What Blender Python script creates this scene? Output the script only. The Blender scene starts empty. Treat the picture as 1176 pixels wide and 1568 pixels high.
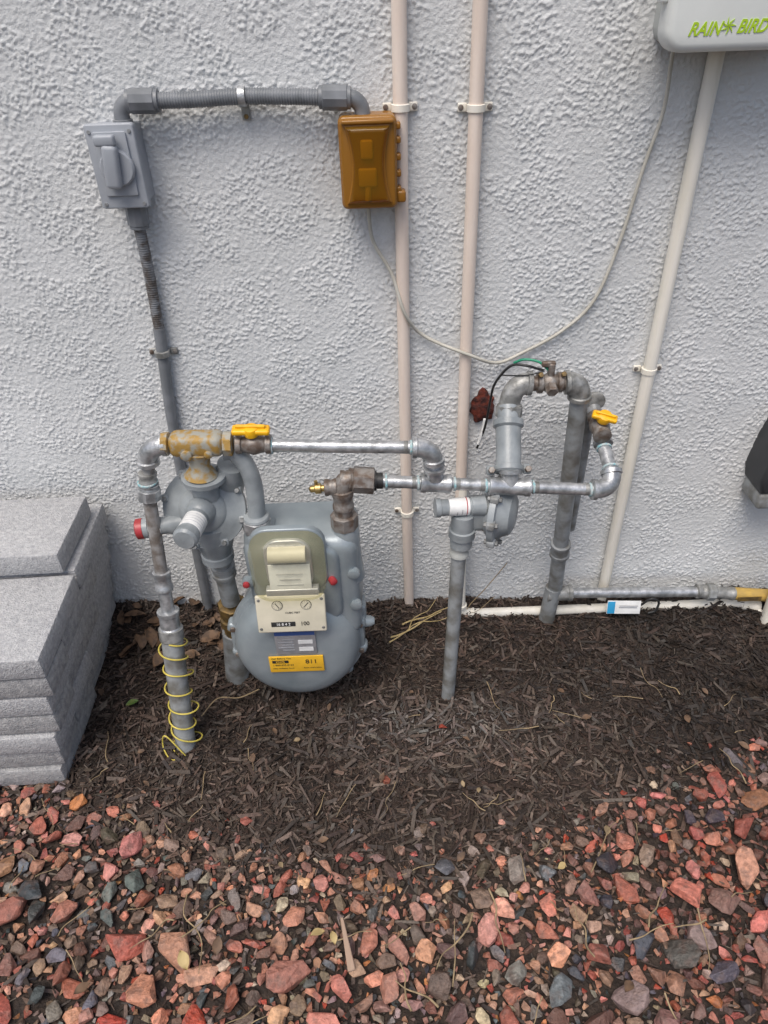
import bpy, bmesh, math, random
import numpy as np
from mathutils import Vector, Matrix
random.seed(4); rng=np.random.default_rng(7)
SC=bpy.context.scene; COL=SC.collection
# ------------------------------------------------------------ camera
th=math.radians(37); a=math.radians(2.08)
R0=Vector((1,0,0));U0=Vector((0,math.sin(th),math.cos(th)));F=Vector((0,math.cos(th),-math.sin(th)))
Rr=R0*math.cos(a)-U0*math.sin(a);Uu=U0*math.cos(a)+R0*math.sin(a)
cam=bpy.data.cameras.new("camera");co=bpy.data.objects.new("camera",cam);COL.objects.link(co)
M=Matrix((Rr,Uu,-F)).transposed().to_4x4();M.translation=Vector((0,-1.6,1.57));co.matrix_world=M
cam.sensor_fit='VERTICAL';cam.sensor_height=32;cam.lens=1087/1568*32;cam.clip_start=.02;cam.clip_end=500
SC.camera=co
SC.view_settings.view_transform='Standard'
# ------------------------------------------------------------ light
w=bpy.data.worlds.new("World");SC.world=w;w.use_nodes=True;nt=w.node_tree
sky=nt.nodes.new("ShaderNodeTexSky");sky.sky_type='NISHITA';sky.sun_disc=False
EL=math.radians(64);AZ=math.radians(208)
sky.sun_elevation=EL;sky.sun_rotation=AZ;sky.dust_density=4;sky.air_density=1.0
nt.links.new(sky.outputs[0],nt.nodes['Background'].inputs[0]);nt.nodes['Background'].inputs[1].default_value=0.15
sl=bpy.data.lights.new("sun","SUN");sl.energy=2.2;sl.angle=math.radians(34);sl.color=(1,.96,.90)
so=bpy.data.objects.new("sun",sl);COL.objects.link(so)
sd=Vector((math.sin(AZ)*math.cos(EL),math.cos(AZ)*math.cos(EL),math.sin(EL)))
so.rotation_euler=sd.to_track_quat('Z','Y').to_euler()
# ------------------------------------------------------------ materials
def mat(name,c1,c2=None,rough=.5,metal=0,scale=30,bump=0,bscale=None,lo=.4,hi=.6,detail=4,stretch=None,bdist=.002):
    m=bpy.data.materials.new(name);m.use_nodes=True;nt=m.node_tree;b=nt.nodes['Principled BSDF']
    b.inputs['Base Color'].default_value=(*c1,1);b.inputs['Roughness'].default_value=rough;b.inputs['Metallic'].default_value=metal
    tc=nt.nodes.new('ShaderNodeTexCoord');vec=tc.outputs['Object']
    if stretch:
        mp=nt.nodes.new('ShaderNodeMapping');mp.inputs['Scale'].default_value=stretch;nt.links.new(vec,mp.inputs[0]);vec=mp.outputs[0]
    if c2:
        n=nt.nodes.new('ShaderNodeTexNoise');n.inputs['Scale'].default_value=scale;n.inputs['Detail'].default_value=detail;nt.links.new(vec,n.inputs['Vector'])
        r=nt.nodes.new('ShaderNodeValToRGB');r.color_ramp.elements[0].position=lo;r.color_ramp.elements[1].position=hi
        r.color_ramp.elements[0].color=(*c1,1);r.color_ramp.elements[1].color=(*c2,1)
        nt.links.new(n.outputs[0],r.inputs[0]);nt.links.new(r.outputs[0],b.inputs['Base Color'])
    if bump:
        n2=nt.nodes.new('ShaderNodeTexNoise');n2.inputs['Scale'].default_value=bscale or scale;n2.inputs['Detail'].default_value=4;nt.links.new(vec,n2.inputs['Vector'])
        bp=nt.nodes.new('ShaderNodeBump');bp.inputs['Strength'].default_value=bump;bp.inputs['Distance'].default_value=bdist
        nt.links.new(n2.outputs[0],bp.inputs['Height']);nt.links.new(bp.outputs[0],b.inputs['Normal'])
    return m
galv=mat("galvanized_steel",(.28,.29,.295),(.60,.61,.62),.35,.6,55,.3,260,.35,.68,6)
galvd=mat("weathered_steel",(.18,.18,.17),(.40,.40,.385),.48,.4,45,.35,200,.38,.64,6)
primer=mat("worn_pipe",(.17,.145,.125),(.34,.33,.32),.5,.3,35,.35,160)
greyp=mat("grey_paint",(.19,.21,.22),(.31,.335,.345),.36,.0,18,.25,140,.32,.62,7)
greyd=mat("grey_paint_dirty",(.15,.145,.13),(.29,.305,.31),.5,0,25,.35,150,.36,.6,7)
pvcg=mat("grey_pvc",(.15,.16,.17),(.205,.215,.23),.42,0,20,.1,100)
pvcd=mat("grey_pvc_dirty",(.09,.075,.065),(.21,.215,.225),.5,0,55,.2,100,.38,.58)
pvcb=mat("grey_box_plastic",(.31,.33,.36),(.36,.38,.41),.45,0,12,.1,200)
rust=mat("rusty_yellow",(.36,.22,.055),(.34,.33,.28),.6,.1,60,.6,90,.42,.58,7)
rustb=mat("rusty_brown",(.15,.11,.085),(.28,.26,.24),.5,.4,60,.4,120,.38,.62,6)
brass=mat("brass",(.50,.36,.14),(.35,.25,.10),.35,.8,60,.1)
brassd=mat("brass_dull",(.28,.18,.06),(.16,.11,.05),.5,.5,60,.3)
yel=mat("yellow_plastic",(.90,.48,.01),(.80,.40,.01),.4,0,60,.1)
teal=mat("thread_sealant",(.42,.48,.48),(.20,.42,.46),.6,0,120,.3,None,.45,.65)
cream=mat("painted_pvc",(.74,.62,.53),(.82,.71,.62),.38,0,6,.15,60,.35,.65,6,stretch=(8,8,1))
creamw=mat("painted_pvc_pale",(.76,.72,.62),(.84,.80,.72),.38,0,6,.15,60,.35,.65,6,stretch=(8,8,1))
whitep=mat("white_label",(.82,.82,.80),(.70,.70,.68),.5,0,30)
ctrlm=mat("controller_plastic",(.70,.72,.69),(.74,.76,.73),.4,0,10)
ctrls=mat("controller_side",(.46,.48,.46),(.48,.50,.48),.45,0,10)
green=mat("green_ink",(.40,.60,.02),None,.5)
black=mat("black_rubber",(.015,.015,.016),(.03,.03,.03),.5,0,30)
ink=mat("ink",(.02,.02,.02),None,.6)
blue=mat("blue_ink",(.05,.10,.28),None,.6)
red=mat("red_plastic",(.42,.04,.05),(.34,.04,.04),.4,0,50)
redfoam=mat("red_sealant",(.14,.025,.012),(.04,.012,.01),.8,0,60,.8,80,bdist=.01)
cablem=mat("cable_jacket",(.44,.42,.36),(.52,.50,.44),.5,0,20)
yw=mat("yellow_wire",(.62,.50,.10),(.52,.43,.08),.45,0,30)
gw=mat("green_wire",(.02,.25,.14),None,.4)
ambd=mat("amber_inner",(.20,.12,.02),(.14,.08,.015),.4,0,25)
meterp=mat("meter_body",(.235,.275,.295),(.335,.375,.395),.33,.2,11,.2,220,.33,.66,7)
badge=mat("metal_badge",(.45,.46,.48),(.55,.55,.57),.35,.5,50)
badgel=mat("badge_print",(.28,.29,.31),None,.5)
beige=mat("index_plate",(.66,.61,.48),(.58,.54,.42),.45,0,20)
ylab=mat("yellow_label",(.88,.50,.03),(.80,.45,.03),.5,0,30)
twigm=mat("dry_straw",(.34,.25,.14),(.22,.16,.09),.7,0,40)
straw=mat("straw_blade",(.50,.38,.18),(.38,.28,.12),.7,0,40)
leafb=mat("brown_leaf",(.16,.095,.055),(.09,.055,.035),.7,0,60,.5,80)
leafm=mat("green_leaf",(.08,.15,.03),(.14,.17,.04),.6,0,60)
darkpl=mat("dark_plastic",(.03,.032,.035),(.04,.042,.045),.5,0,20)
def glassy(name,c,fac,rough=.15,tint=None):
    m=mat(name,c,None,rough);nt=m.node_tree;b=nt.nodes['Principled BSDF'];o=nt.nodes['Material Output']
    t=nt.nodes.new('ShaderNodeBsdfTransparent');t.inputs[0].default_value=(*(tint or c),1)
    x=nt.nodes.new('ShaderNodeMixShader');x.inputs[0].default_value=fac
    nt.links.new(b.outputs[0],x.inputs[1]);nt.links.new(t.outputs[0],x.inputs[2]);nt.links.new(x.outputs[0],o.inputs[0]);return m
idxcov=glassy("clear_index_cover",(.50,.48,.36),.84,.06,(.98,.97,.88))
amber=glassy("amber_plastic",(.33,.15,.024),.15,.2,(.9,.5,.1))
ambg=glassy("amber_window",(.22,.12,.012),.5,.08,(.9,.6,.14))
def stuccomat(name,base,bump):
    m=bpy.data.materials.new(name);m.use_nodes=True;nt=m.node_tree;b=nt.nodes['Principled BSDF'];L=nt.links.new
    b.inputs['Roughness'].default_value=.75;b.inputs['Specular IOR Level'].default_value=.3
    tc=nt.nodes.new('ShaderNodeTexCoord')
    def noise(s,d):
        n=nt.nodes.new('ShaderNodeTexNoise');n.inputs['Scale'].default_value=s;n.inputs['Detail'].default_value=d;L(tc.outputs['Object'],n.inputs['Vector']);return n.outputs[0]
    bp=nt.nodes.new('ShaderNodeBump');bp.inputs['Strength'].default_value=bump;bp.inputs['Distance'].default_value=.0014 if bump<1 else .004
    L(noise(330 if bump<1 else 90,2),bp.inputs['Height']);L(bp.outputs[0],b.inputs['Normal'])
    r=nt.nodes.new('ShaderNodeValToRGB');r.color_ramp.elements[0].position=.3;r.color_ramp.elements[1].position=.7
    r.color_ramp.elements[0].color=(base*.87,base*.885,base*.88,1);r.color_ramp.elements[1].color=(base*.99,base*1.0,base*.995,1)
    L(noise(3.5,7),r.inputs[0]);L(r.outputs[0],b.inputs['Base Color'])
    return m
stuc=stuccomat("stucco_paint",.69,.8)
stuc2=stuccomat("stucco_paint_far",.69,1)
def vcol(name,rough,bump,bscale,bdist=.002,spec=.5,mott=.35,det=4,tint=None):
    m=bpy.data.materials.new(name);m.use_nodes=True;nt=m.node_tree;b=nt.nodes['Principled BSDF'];L=nt.links.new
    at=nt.nodes.new('ShaderNodeAttribute');at.attribute_name='Col';tc=nt.nodes.new('ShaderNodeTexCoord')
    n=nt.nodes.new('ShaderNodeTexNoise');n.inputs['Scale'].default_value=bscale;n.inputs['Detail'].default_value=det;n.inputs['Roughness'].default_value=.65;L(tc.outputs['Object'],n.inputs['Vector'])
    mr=nt.nodes.new('ShaderNodeMapRange');mr.inputs['From Min'].default_value=.3;mr.inputs['From Max'].default_value=.7;mr.inputs['To Min'].default_value=1-mott;mr.inputs['To Max'].default_value=1+mott;L(n.outputs[0],mr.inputs['Value'])
    src=at.outputs['Color']
    if tint:
        n3=nt.nodes.new('ShaderNodeTexNoise');n3.inputs['Scale'].default_value=48;n3.inputs['Detail'].default_value=3;L(tc.outputs['Object'],n3.inputs['Vector'])
        m3=nt.nodes.new('ShaderNodeMapRange');m3.inputs['From Min'].default_value=.52;m3.inputs['From Max'].default_value=.68;m3.inputs['To Max'].default_value=.55;L(n3.outputs[0],m3.inputs['Value'])
        mx_=nt.nodes.new('ShaderNodeMixRGB');mx_.inputs[2].default_value=(*tint,1);L(m3.outputs[0],mx_.inputs[0]);L(src,mx_.inputs[1]);src=mx_.outputs[0]
    vm=nt.nodes.new('ShaderNodeVectorMath');vm.operation='SCALE';L(src,vm.inputs[0]);L(mr.outputs[0],vm.inputs['Scale']);L(vm.outputs[0],b.inputs['Base Color'])
    bp=nt.nodes.new('ShaderNodeBump');bp.inputs['Strength'].default_value=bump;bp.inputs['Distance'].default_value=bdist;L(n.outputs[0],bp.inputs['Height']);L(bp.outputs[0],b.inputs['Normal'])
    b.inputs['Roughness'].default_value=rough;b.inputs['Specular IOR Level'].default_value=spec
    return m
rockm=vcol("lava_rock",.42,1,85,.007,.5,.42,5,(.15,.10,.08))
chipm=vcol("bark_chip",.6,.5,150,.002,.4,.35,2)
paverm=mat("concrete_paver",(.34,.34,.35),(.50,.50,.50),.85,0,110,1,240,.33,.67,7,bdist=.004)
paverm2=mat("concrete_paver_weathered",(.27,.27,.275),(.43,.425,.42),.85,0,70,1,240,.33,.67,7,bdist=.004)
soil=mat("soil",(.018,.012,.009),(.045,.030,.022),.85,0,60,1,120,bdist=.01)
# ------------------------------------------------------------ builders
def P(x,d,z):return Vector((x,-d,z))
def group(name):
    e=bpy.data.objects.new(name,None);e.empty_display_size=.05;COL.objects.link(e);return e
def mk(name,V,Fc,m,par=None,smooth=35):
    me=bpy.data.meshes.new(name);me.from_pydata([tuple(v) for v in V],[],Fc)
    me.materials.append(m)
    if smooth:
        me.polygons.foreach_set('use_smooth',[True]*len(me.polygons));me.set_sharp_from_angle(angle=math.radians(smooth))
    me.update();o=bpy.data.objects.new(name,me);COL.objects.link(o)
    if par:o.parent=par
    return o
def frame(d):
    d=d.normalized();u=Vector((0,0,1)) if abs(d.z)<.9 else Vector((1,0,0))
    s=d.cross(u).normalized();return s,s.cross(d).normalized()
def lathe(name,p0,dr,prof,m,par=None,seg=28,sz=1.0,smooth=35):
    dr=dr.normalized();s,u=frame(dr);V=[];Fc=[]
    for t,r in prof:
        for k in range(seg):
            an=2*math.pi*k/seg;V.append(p0+dr*t+s*math.cos(an)*r+u*math.sin(an)*r*sz)
    for i in range(len(prof)-1):
        for k in range(seg):
            k2=(k+1)%seg;Fc.append((i*seg+k,i*seg+k2,(i+1)*seg+k2,(i+1)*seg+k))
    Fc.append(tuple(range(seg))[::-1]);n=len(prof)-1;Fc.append(tuple(n*seg+k for k in range(seg)))
    return mk(name,V,Fc,m,par,smooth)
def pipe(name,p0,p1,r,m,par=None,seg=24):
    l=(p1-p0).length;return lathe(name,p0,p1-p0,[(0,r),(l,r)],m,par,seg)
def fitting(name,p0,p1,r,m,par=None,band=.3,seg=28):
    l=(p1-p0).length;b=min(l*band,.012);c=.0012
    return lathe(name,p0,p1-p0,[(0,r*.93),(c,r*1.06),(b-c,r*1.06),(b+.002,r*.96),(l-b-.002,r*.96),(l-b+c,r*1.06),(l-c,r*1.06),(l,r*.93)],m,par,seg)
def nut(name,p0,p1,r,m,par=None,seg=6):
    l=(p1-p0).length;c=.0025
    return lathe(name,p0,p1-p0,[(0,r*.85),(c,r),(l-c,r),(l,r*.85)],m,par,seg)
def crom(pts,n=8):
    if len(pts)<3:return pts
    Q=[pts[0]*2-pts[1]]+list(pts)+[pts[-1]*2-pts[-2]];o=[]
    for i in range(1,len(Q)-2):
        p0,p1,p2,p3=Q[i-1:i+3]
        for k in range(n):
            t=k/n;o.append(.5*((2*p1)+(p2-p0)*t+(2*p0-5*p1+4*p2-p3)*t*t+(3*p1-p0-3*p2+p3)*t**3))
    o.append(pts[-1]);return o
def tube(name,pts,r,m,par=None,seg=14,smooth=True,n=8,rf=None):
    pts=crom(pts,n) if smooth else pts
    V=[];Fc=[];N=len(pts);s=None
    for i,p in enumerate(pts):
        d=(pts[min(i+1,N-1)]-pts[max(i-1,0)]).normalized()
        if s is None:s,_=frame(d)
        s=(s-d*s.dot(d)).normalized();u=s.cross(d)
        rr=rf(i,N) if rf else r
        for k in range(seg):
            an=2*math.pi*k/seg;V.append(p+s*math.cos(an)*rr+u*math.sin(an)*rr)
    for i in range(N-1):
        for k in range(seg):
            k2=(k+1)%seg;Fc.append((i*seg+k,i*seg+k2,(i+1)*seg+k2,(i+1)*seg+k))
    Fc.append(tuple(range(seg))[::-1]);Fc.append(tuple((N-1)*seg+k for k in range(seg)))
    return mk(name,V,Fc,m,par,60)
def elbow(name,p0,c,p1,r,m,par=None,band=True):
    pts=[]
    for k in range(13):
        t=k/12;pts.append(p0*(1-t)**2+c*2*t*(1-t)+p1*t*t)
    tube(name,pts,r,m,par,24,False)
    if band:
        for i,(q,e) in enumerate(((p0,c),(p1,c))):
            d=(e-q).normalized();lathe(name+"_band_%d"%i,q-d*.002,d,[(0,r*.95),(.001,r*1.16),(.010,r*1.16),(.012,r*1.0)],m,par,24)
def rbox(name,c,size,bev,m,par=None,rot=None,seg=3,taper=None):
    bm=bmesh.new();bmesh.ops.create_cube(bm,size=1)
    for v in bm.verts:
        v.co=Vector((v.co.x*size[0],v.co.y*size[1],v.co.z*size[2]))
        if taper and v.co.y>0:v.co.x*=taper;
    if bev:bmesh.ops.bevel(bm,geom=list(bm.edges),offset=bev,segments=seg,profile=.5,affect='EDGES')
    me=bpy.data.meshes.new(name)
    T=Matrix.Translation(c)@(rot.to_4x4() if rot else Matrix.Identity(4));bm.transform(T);bm.to_mesh(me);bm.free()
    me.materials.append(m);me.polygons.foreach_set('use_smooth',[True]*len(me.polygons));me.set_sharp_from_angle(angle=math.radians(40))
    o=bpy.data.objects.new(name,me);COL.objects.link(o)
    if par:o.parent=par
    return o
def prism(name,outline,d0,d1,m,par=None,bev=0):
    "outline in (x,z), from depth d0 to d1 (toward viewer)"
    bm=bmesh.new();vs=[bm.verts.new((x,-d0,z)) for x,z in outline];f=bm.faces.new(vs)
    e=bmesh.ops.extrude_face_region(bm,geom=[f]);vv=[g for g in e['geom'] if isinstance(g,bmesh.types.BMVert)]
    for v in vv:v.co.y=-d1
    bmesh.ops.recalc_face_normals(bm,faces=list(bm.faces))
    if bev:
        ed=[x for x in bm.edges if all(v in vv for v in x.verts)];bmesh.ops.bevel(bm,geom=ed,offset=bev,segments=3,profile=.5,affect='EDGES')
    me=bpy.data.meshes.new(name);bm.to_mesh(me);bm.free();me.materials.append(m)
    me.polygons.foreach_set('use_smooth',[True]*len(me.polygons));me.set_sharp_from_angle(angle=math.radians(40))
    o=bpy.data.objects.new(name,me);COL.objects.link(o)
    if par:o.parent=par
    return o
def rrect(x0,x1,z0,z1,r,n=6):
    o=[]
    for cx,cz,a0 in((x1-r,z1-r,0),(x0+r,z1-r,90),(x0+r,z0+r,180),(x1-r,z0+r,270)):
        for k in range(n+1):
            an=math.radians(a0+90*k/n);o.append((cx+r*math.cos(an),cz+r*math.sin(an)))
    return o
def text(name,s,loc,size,m,par,rot=(math.pi/2,0,0),shear=0,bold=0,ext=.0004,sx=1):
    t=bpy.data.curves.new(name,'FONT');t.body=s;t.size=size;t.extrude=ext;t.shear=shear;t.offset=bold;t.align_x='CENTER';t.align_y='CENTER'
    tmp=bpy.data.objects.new(name,t);COL.objects.link(tmp);bpy.context.view_layer.update()
    me=bpy.data.meshes.new_from_object(tmp.evaluated_get(bpy.context.evaluated_depsgraph_get()));bpy.data.objects.remove(tmp)
    me.materials.clear();me.materials.append(m)
    o=bpy.data.objects.new(name,me);o.location=loc;o.rotation_euler=rot;o.scale=(sx,1,1);COL.objects.link(o);o.parent=par
def gridmesh(name,X,Y,Z,m,par=None,smooth=True):
    ny,nx=X.shape;V=np.stack([X,Y,Z],-1).reshape(-1,3)
    i=np.arange(nx-1)[None,:]+np.arange(ny-1)[:,None]*nx;Fq=np.stack([i,i+1,i+nx+1,i+nx],-1).reshape(-1,4)
    me=bpy.data.meshes.new(name);me.vertices.add(len(V));me.vertices.foreach_set('co',V.astype(np.float32).ravel())
    me.loops.add(Fq.size);me.loops.foreach_set('vertex_index',Fq.astype(np.int32).ravel())
    me.polygons.add(len(Fq));me.polygons.foreach_set('loop_start',(np.arange(len(Fq))*4).astype(np.int32))
    me.update(calc_edges=True);me.materials.append(m);me.polygons.foreach_set('use_smooth',np.full(len(Fq),smooth))
    o=bpy.data.objects.new(name,me);COL.objects.link(o)
    if par:o.parent=par
    return o
# ------------------------------------------------------------ terrain
def H(x,d):
    x=np.asarray(x,float);d=np.asarray(d,float)
    h=.006*np.sin(9*x+3*d)+.005*np.sin(17*d-6*x+1)+.004*np.sin(31*x+23*d)+.003*np.sin(53*x-41*d+2)
    h=h+.045*np.exp(-((d/.12)**2))*np.clip((-x-.45)/.3,0,1)
    h=h+.015*np.exp(-((d/.10)**2))
    h=h-.09*np.exp(-((((x-.985)/.045)**2+((d-.36)/.032)**2)**2))
    h=h-.03*np.exp(-(((x+.25)/.22)**2+((d-.33)/.12)**2))
    h=h-.02*np.exp(-(((x-.15)/.15)**2+((d-.35)/.12)**2))
    return h*np.exp(-np.clip(np.abs(x)-2,0,None)-np.clip(d-2,0,None))*(d>-.01)
ax=np.concatenate([[-60,-30,-15,-8,-5,-3.5,-2.5],np.linspace(-1.8,1.8,240),[2.5,3.5,5,8,15,30,60]])
ad=np.concatenate([[-60,-20,-5,-1,-.1],np.linspace(0,1.8,130),[2.5,3.5,5,8,15,30,60]])[::-1]
X,D=np.meshgrid(ax,ad)
gridmesh("ground",X,-D,H(X,D),soil)
# ------------------------------------------------------------ stucco wall (real relief)
gw_=group("stucco_wall")
st=.0025;xs=np.arange(-1.8,1.8001,st);zs=np.arange(-.12,1.80,st);nz,nx_=len(zs),len(xs)
fz=np.fft.fftfreq(nz,st)[:,None];fx=np.fft.fftfreq(nx_,st)[None,:]
def field(wl,bw,aniso=1.0,ang=0):
    c,s=math.cos(ang),math.sin(ang);u=fx*c+fz*s;v=(-fx*s+fz*c)*1.0
    fr=np.sqrt((u*aniso)**2+v**2);f0=1/wl
    g=np.exp(-((fr-f0)/(f0*bw))**2)
    q=np.fft.ifft2(np.fft.fft2(rng.normal(size=(nz,nx_)))*g).real;return q/q.std()
def sm(x,a_,b_):
    t=np.clip((x-a_)/(b_-a_),0,1);return t*t*(3-2*t)
f1=field(.020,.75,1.15,-.6);f2=field(.0105,.7,1.1,-.6);f3=field(.14,.6);f4=field(.0065,.4)
lump=sm(f1*.62+f2*.62+f4*.18,-.05,.95);small=sm(f2+.4*f4,.3,1.5)
amt=.42+.58*sm(f3+.3*f1,-.9,.5)
hh=(lump*.0018+small*.0009)*amt+.0004*sm(f3,-.5,.9)+.00015*f4
X,Z=np.meshgrid(xs,zs)
gridmesh("stucco_face",X,-hh,Z,stuc,gw_)
for nm,x0,x1,z0,z1 in(("wall_left",-7,-1.8,-.2,3),("wall_right",1.8,7,-.2,3),("wall_upper",-1.8,1.8,1.797,3)):
    rbox(nm,Vector(((x0+x1)/2,.0985,(z0+z1)/2)),(x1-x0,.2,z1-z0),0,stuc2,gw_)
rbox("wall_core",Vector((0,.12,.84)),(3.6,.2,1.9),0,stuc2,gw_)
# ------------------------------------------------------------ scatter
def scatter(name,temps,pos,scl,rot,colr,m):
    N=len(pos);ti=rng.integers(0,len(temps),N);VV=[];FF=[];CC=[];off=0
    for k,(tv,tf) in enumerate(temps):
        ix=np.where(ti==k)[0]
        if len(ix)==0:continue
        v=tv[None]*scl[ix][:,None,:];v=np.einsum('nij,nvj->nvi',rot[ix],v)+pos[ix][:,None,:]
        n=len(tv);f=tf[None]+(np.arange(len(ix))*n)[:,None,None]+off
        VV.append(v.reshape(-1,3));FF.append(f.reshape(-1,3));CC.append(np.repeat(colr[ix],n,0));off+=n*len(ix)
    V=np.concatenate(VV);Fa=np.concatenate(FF);Cc=np.concatenate(CC)
    me=bpy.data.meshes.new(name);me.vertices.add(len(V));me.vertices.foreach_set('co',V.astype(np.float32).ravel())
    me.loops.add(Fa.size);me.loops.foreach_set('vertex_index',Fa.astype(np.int32).ravel())
    me.polygons.add(len(Fa));me.polygons.foreach_set('loop_start',(np.arange(len(Fa))*3).astype(np.int32))
    me.update(calc_edges=True)
    at=me.color_attributes.new('Col','FLOAT_COLOR','POINT');at.data.foreach_set('color',np.concatenate([Cc,np.ones((len(Cc),1))],1).astype(np.float32).ravel())
    me.materials.append(m);me.validate()
    me.polygons.foreach_set('use_smooth',[False]*len(me.polygons))
    o=bpy.data.objects.new(name,me);COL.objects.link(o);return o
def rots(yaw,tilt,roll):
    cy,sy,ct,st,cr,sr=np.cos(yaw),np.sin(yaw),np.cos(tilt),np.sin(tilt),np.cos(roll),np.sin(roll);n=len(yaw);z=np.zeros(n);o=np.ones(n)
    A=np.stack([cy,-sy,z,sy,cy,z,z,z,o],-1).reshape(n,3,3);B=np.stack([ct,z,st,z,o,z,-st,z,ct],-1).reshape(n,3,3);Cm=np.stack([o,z,z,z,cr,-sr,z,sr,cr],-1).reshape(n,3,3)
    return A@B@Cm
def border(x):return .865-.30*np.clip(np.abs(x+.02)/.95,0,1.3)**1.6
def chiptemps():
    T=[]
    for k in range(8):
        v=np.array([(sx*.5,(sy-.5)*(.5 if sx>0 and k%2 else 1),(sz-.5)) for sx in(-1,1) for sy in(0,1) for sz in(0,1)],float)
        v+=rng.normal(0,.09,v.shape);q=[(0,1,3,2),(4,6,7,5),(0,4,5,1),(2,3,7,6),(0,2,6,4),(1,5,7,3)]
        f=[];[f.extend([(a_,b_,c_),(a_,c_,d_)]) for a_,b_,c_,d_ in q];T.append((v,np.array(f)))
    return T
def rocktemps(n=18,pts=13,bev=True):
    T=[]
    for k in range(n):
        bm=bmesh.new()
        for i in range(pts):
            q=rng.normal(size=3);q/=np.linalg.norm(q);q*=rng.uniform(.80,1.12);bm.verts.new((q[0]*.5,q[1]*.5*rng.uniform(.8,1),q[2]*.5))
        bmesh.ops.convex_hull(bm,input=list(bm.verts))
        bmesh.ops.delete(bm,geom=[v for v in bm.verts if not v.link_faces],context='VERTS')
        bmesh.ops.dissolve_limit(bm,angle_limit=math.radians(14),verts=list(bm.verts),edges=list(bm.edges))
        if bev:bmesh.ops.bevel(bm,geom=list(bm.edges),offset=.03,segments=1,profile=.5,affect='EDGES')
        bmesh.ops.triangulate(bm,faces=list(bm.faces));bm.verts.index_update()
        v=np.array([tuple(x.co) for x in bm.verts]);f=np.array([[x.index for x in fa.verts] for fa in bm.faces])
        if bev:v=v*(1+rng.normal(0,.020,(len(v),1)))
        T.append((v,f));bm.free()
    return T
N=66000
x=rng.uniform(-1.45,1.55,N);d=rng.uniform(0.005,1.45,N)
keep=(d<border(x)+rng.normal(0,.05,N))|(rng.random(N)<.12)
keep&=~((((x-.985)/.04)**2+((d-.36)/.028)**2<1)&(rng.random(N)<.8))
x=x[keep];d=d[keep];N=len(x)
L=np.clip(rng.lognormal(math.log(.016),.6,N),.005,.07);W=np.clip(L*rng.uniform(.07,.3,N),.0012,.008);Tt=rng.uniform(.0008,.0028,N)
dark=np.array([.054,.036,.028]);lite=np.array([.235,.172,.132]);t=np.clip(rng.beta(1.0,3.8,N),0,1)[:,None]
colr=dark*.48*(1-t)+lite*t
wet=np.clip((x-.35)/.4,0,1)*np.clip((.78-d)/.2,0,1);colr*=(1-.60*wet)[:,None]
contact_shade=np.exp(-(((x+.22)/.30)**2+((d-.40)/.16)**2))+.8*np.exp(-(((x-.35)/.25)**2+((d-.30)/.14)**2));colr*=(1-.42*np.clip(contact_shade,0,1))[:,None]  # contact shade painted into chip colours below meter and right-hand gas piping
patch=.5+.5*np.sin(7*x+4*np.sin(6*d))*np.sin(9*d+3*np.sin(5*x));colr*=(.80+.35*patch)[:,None]
dusty=np.exp(-(((x-.10)/.24)**2+((d-.45)/.075)**2));colr+=dusty[:,None]*np.array([.12,.113,.108])*(rng.random((N,1))**2)*1.5
colr[:,0]*=rng.uniform(.9,1.12,N)
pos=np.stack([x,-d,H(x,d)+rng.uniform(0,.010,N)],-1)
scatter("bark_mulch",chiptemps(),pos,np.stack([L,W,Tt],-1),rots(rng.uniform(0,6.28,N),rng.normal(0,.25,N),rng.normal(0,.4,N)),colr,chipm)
# rocks
pal=np.array([(.36,.115,.080),(.56,.25,.175),(.36,.17,.11),(.23,.15,.11),(.14,.095,.075),(.065,.068,.075),(.13,.135,.14),(.54,.30,.20),(.54,.43,.31),(.28,.22,.195),(.44,.08,.045),(.50,.20,.08),(.17,.08,.06)])
pw=np.array([.12,.14,.15,.15,.12,.06,.05,.09,.03,.08,.02,.02,.07]);pw/=pw.sum()
RX=[];RD=[];RS=[];cell={}
def tryput(x,d,s,fac):
    g=.05;ci,cj=int(x//g),int(d//g)
    for i in range(ci-2,ci+3):
        for j in range(cj-2,cj+3):
            for k in cell.get((i,j),()):
                if (RX[k]-x)**2+(RD[k]-d)**2<(fac*(RS[k]+s)/2)**2:return
    cell.setdefault((ci,cj),[]).append(len(RX));RX.append(x);RD.append(d);RS.append(s)
for n_,s0,s1,fac in((150,.062,.078,.95),(800,.042,.062,.86),(7000,.022,.042,.76),(34000,.010,.022,.62)):
    for i in range(n_):
        xx=random.uniform(-1.3,1.35);dd=random.uniform(.5,1.36);b=float(border(np.array(xx)))
        e=(dd-b)/.08+random.gauss(0,.55)
        if e<0 or (s0>.03 and e<.5) or (s0>.06 and e<1.8):continue
        tryput(xx,dd,random.uniform(s0,s1),fac)
for xx,dd,s in((-.35,.70,.03),(.13,.47,.022),(-.02,.62,.03),(.62,.62,.03),(-.62,.66,.03),(.25,.72,.025),(-.75,.64,.03),(.75,.6,.03),(.05,.75,.035),(-.2,.78,.03)):
    RX.append(xx);RD.append(dd);RS.append(s)
RX=np.array(RX);RD=np.array(RD);RS=np.array(RS)
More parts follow.
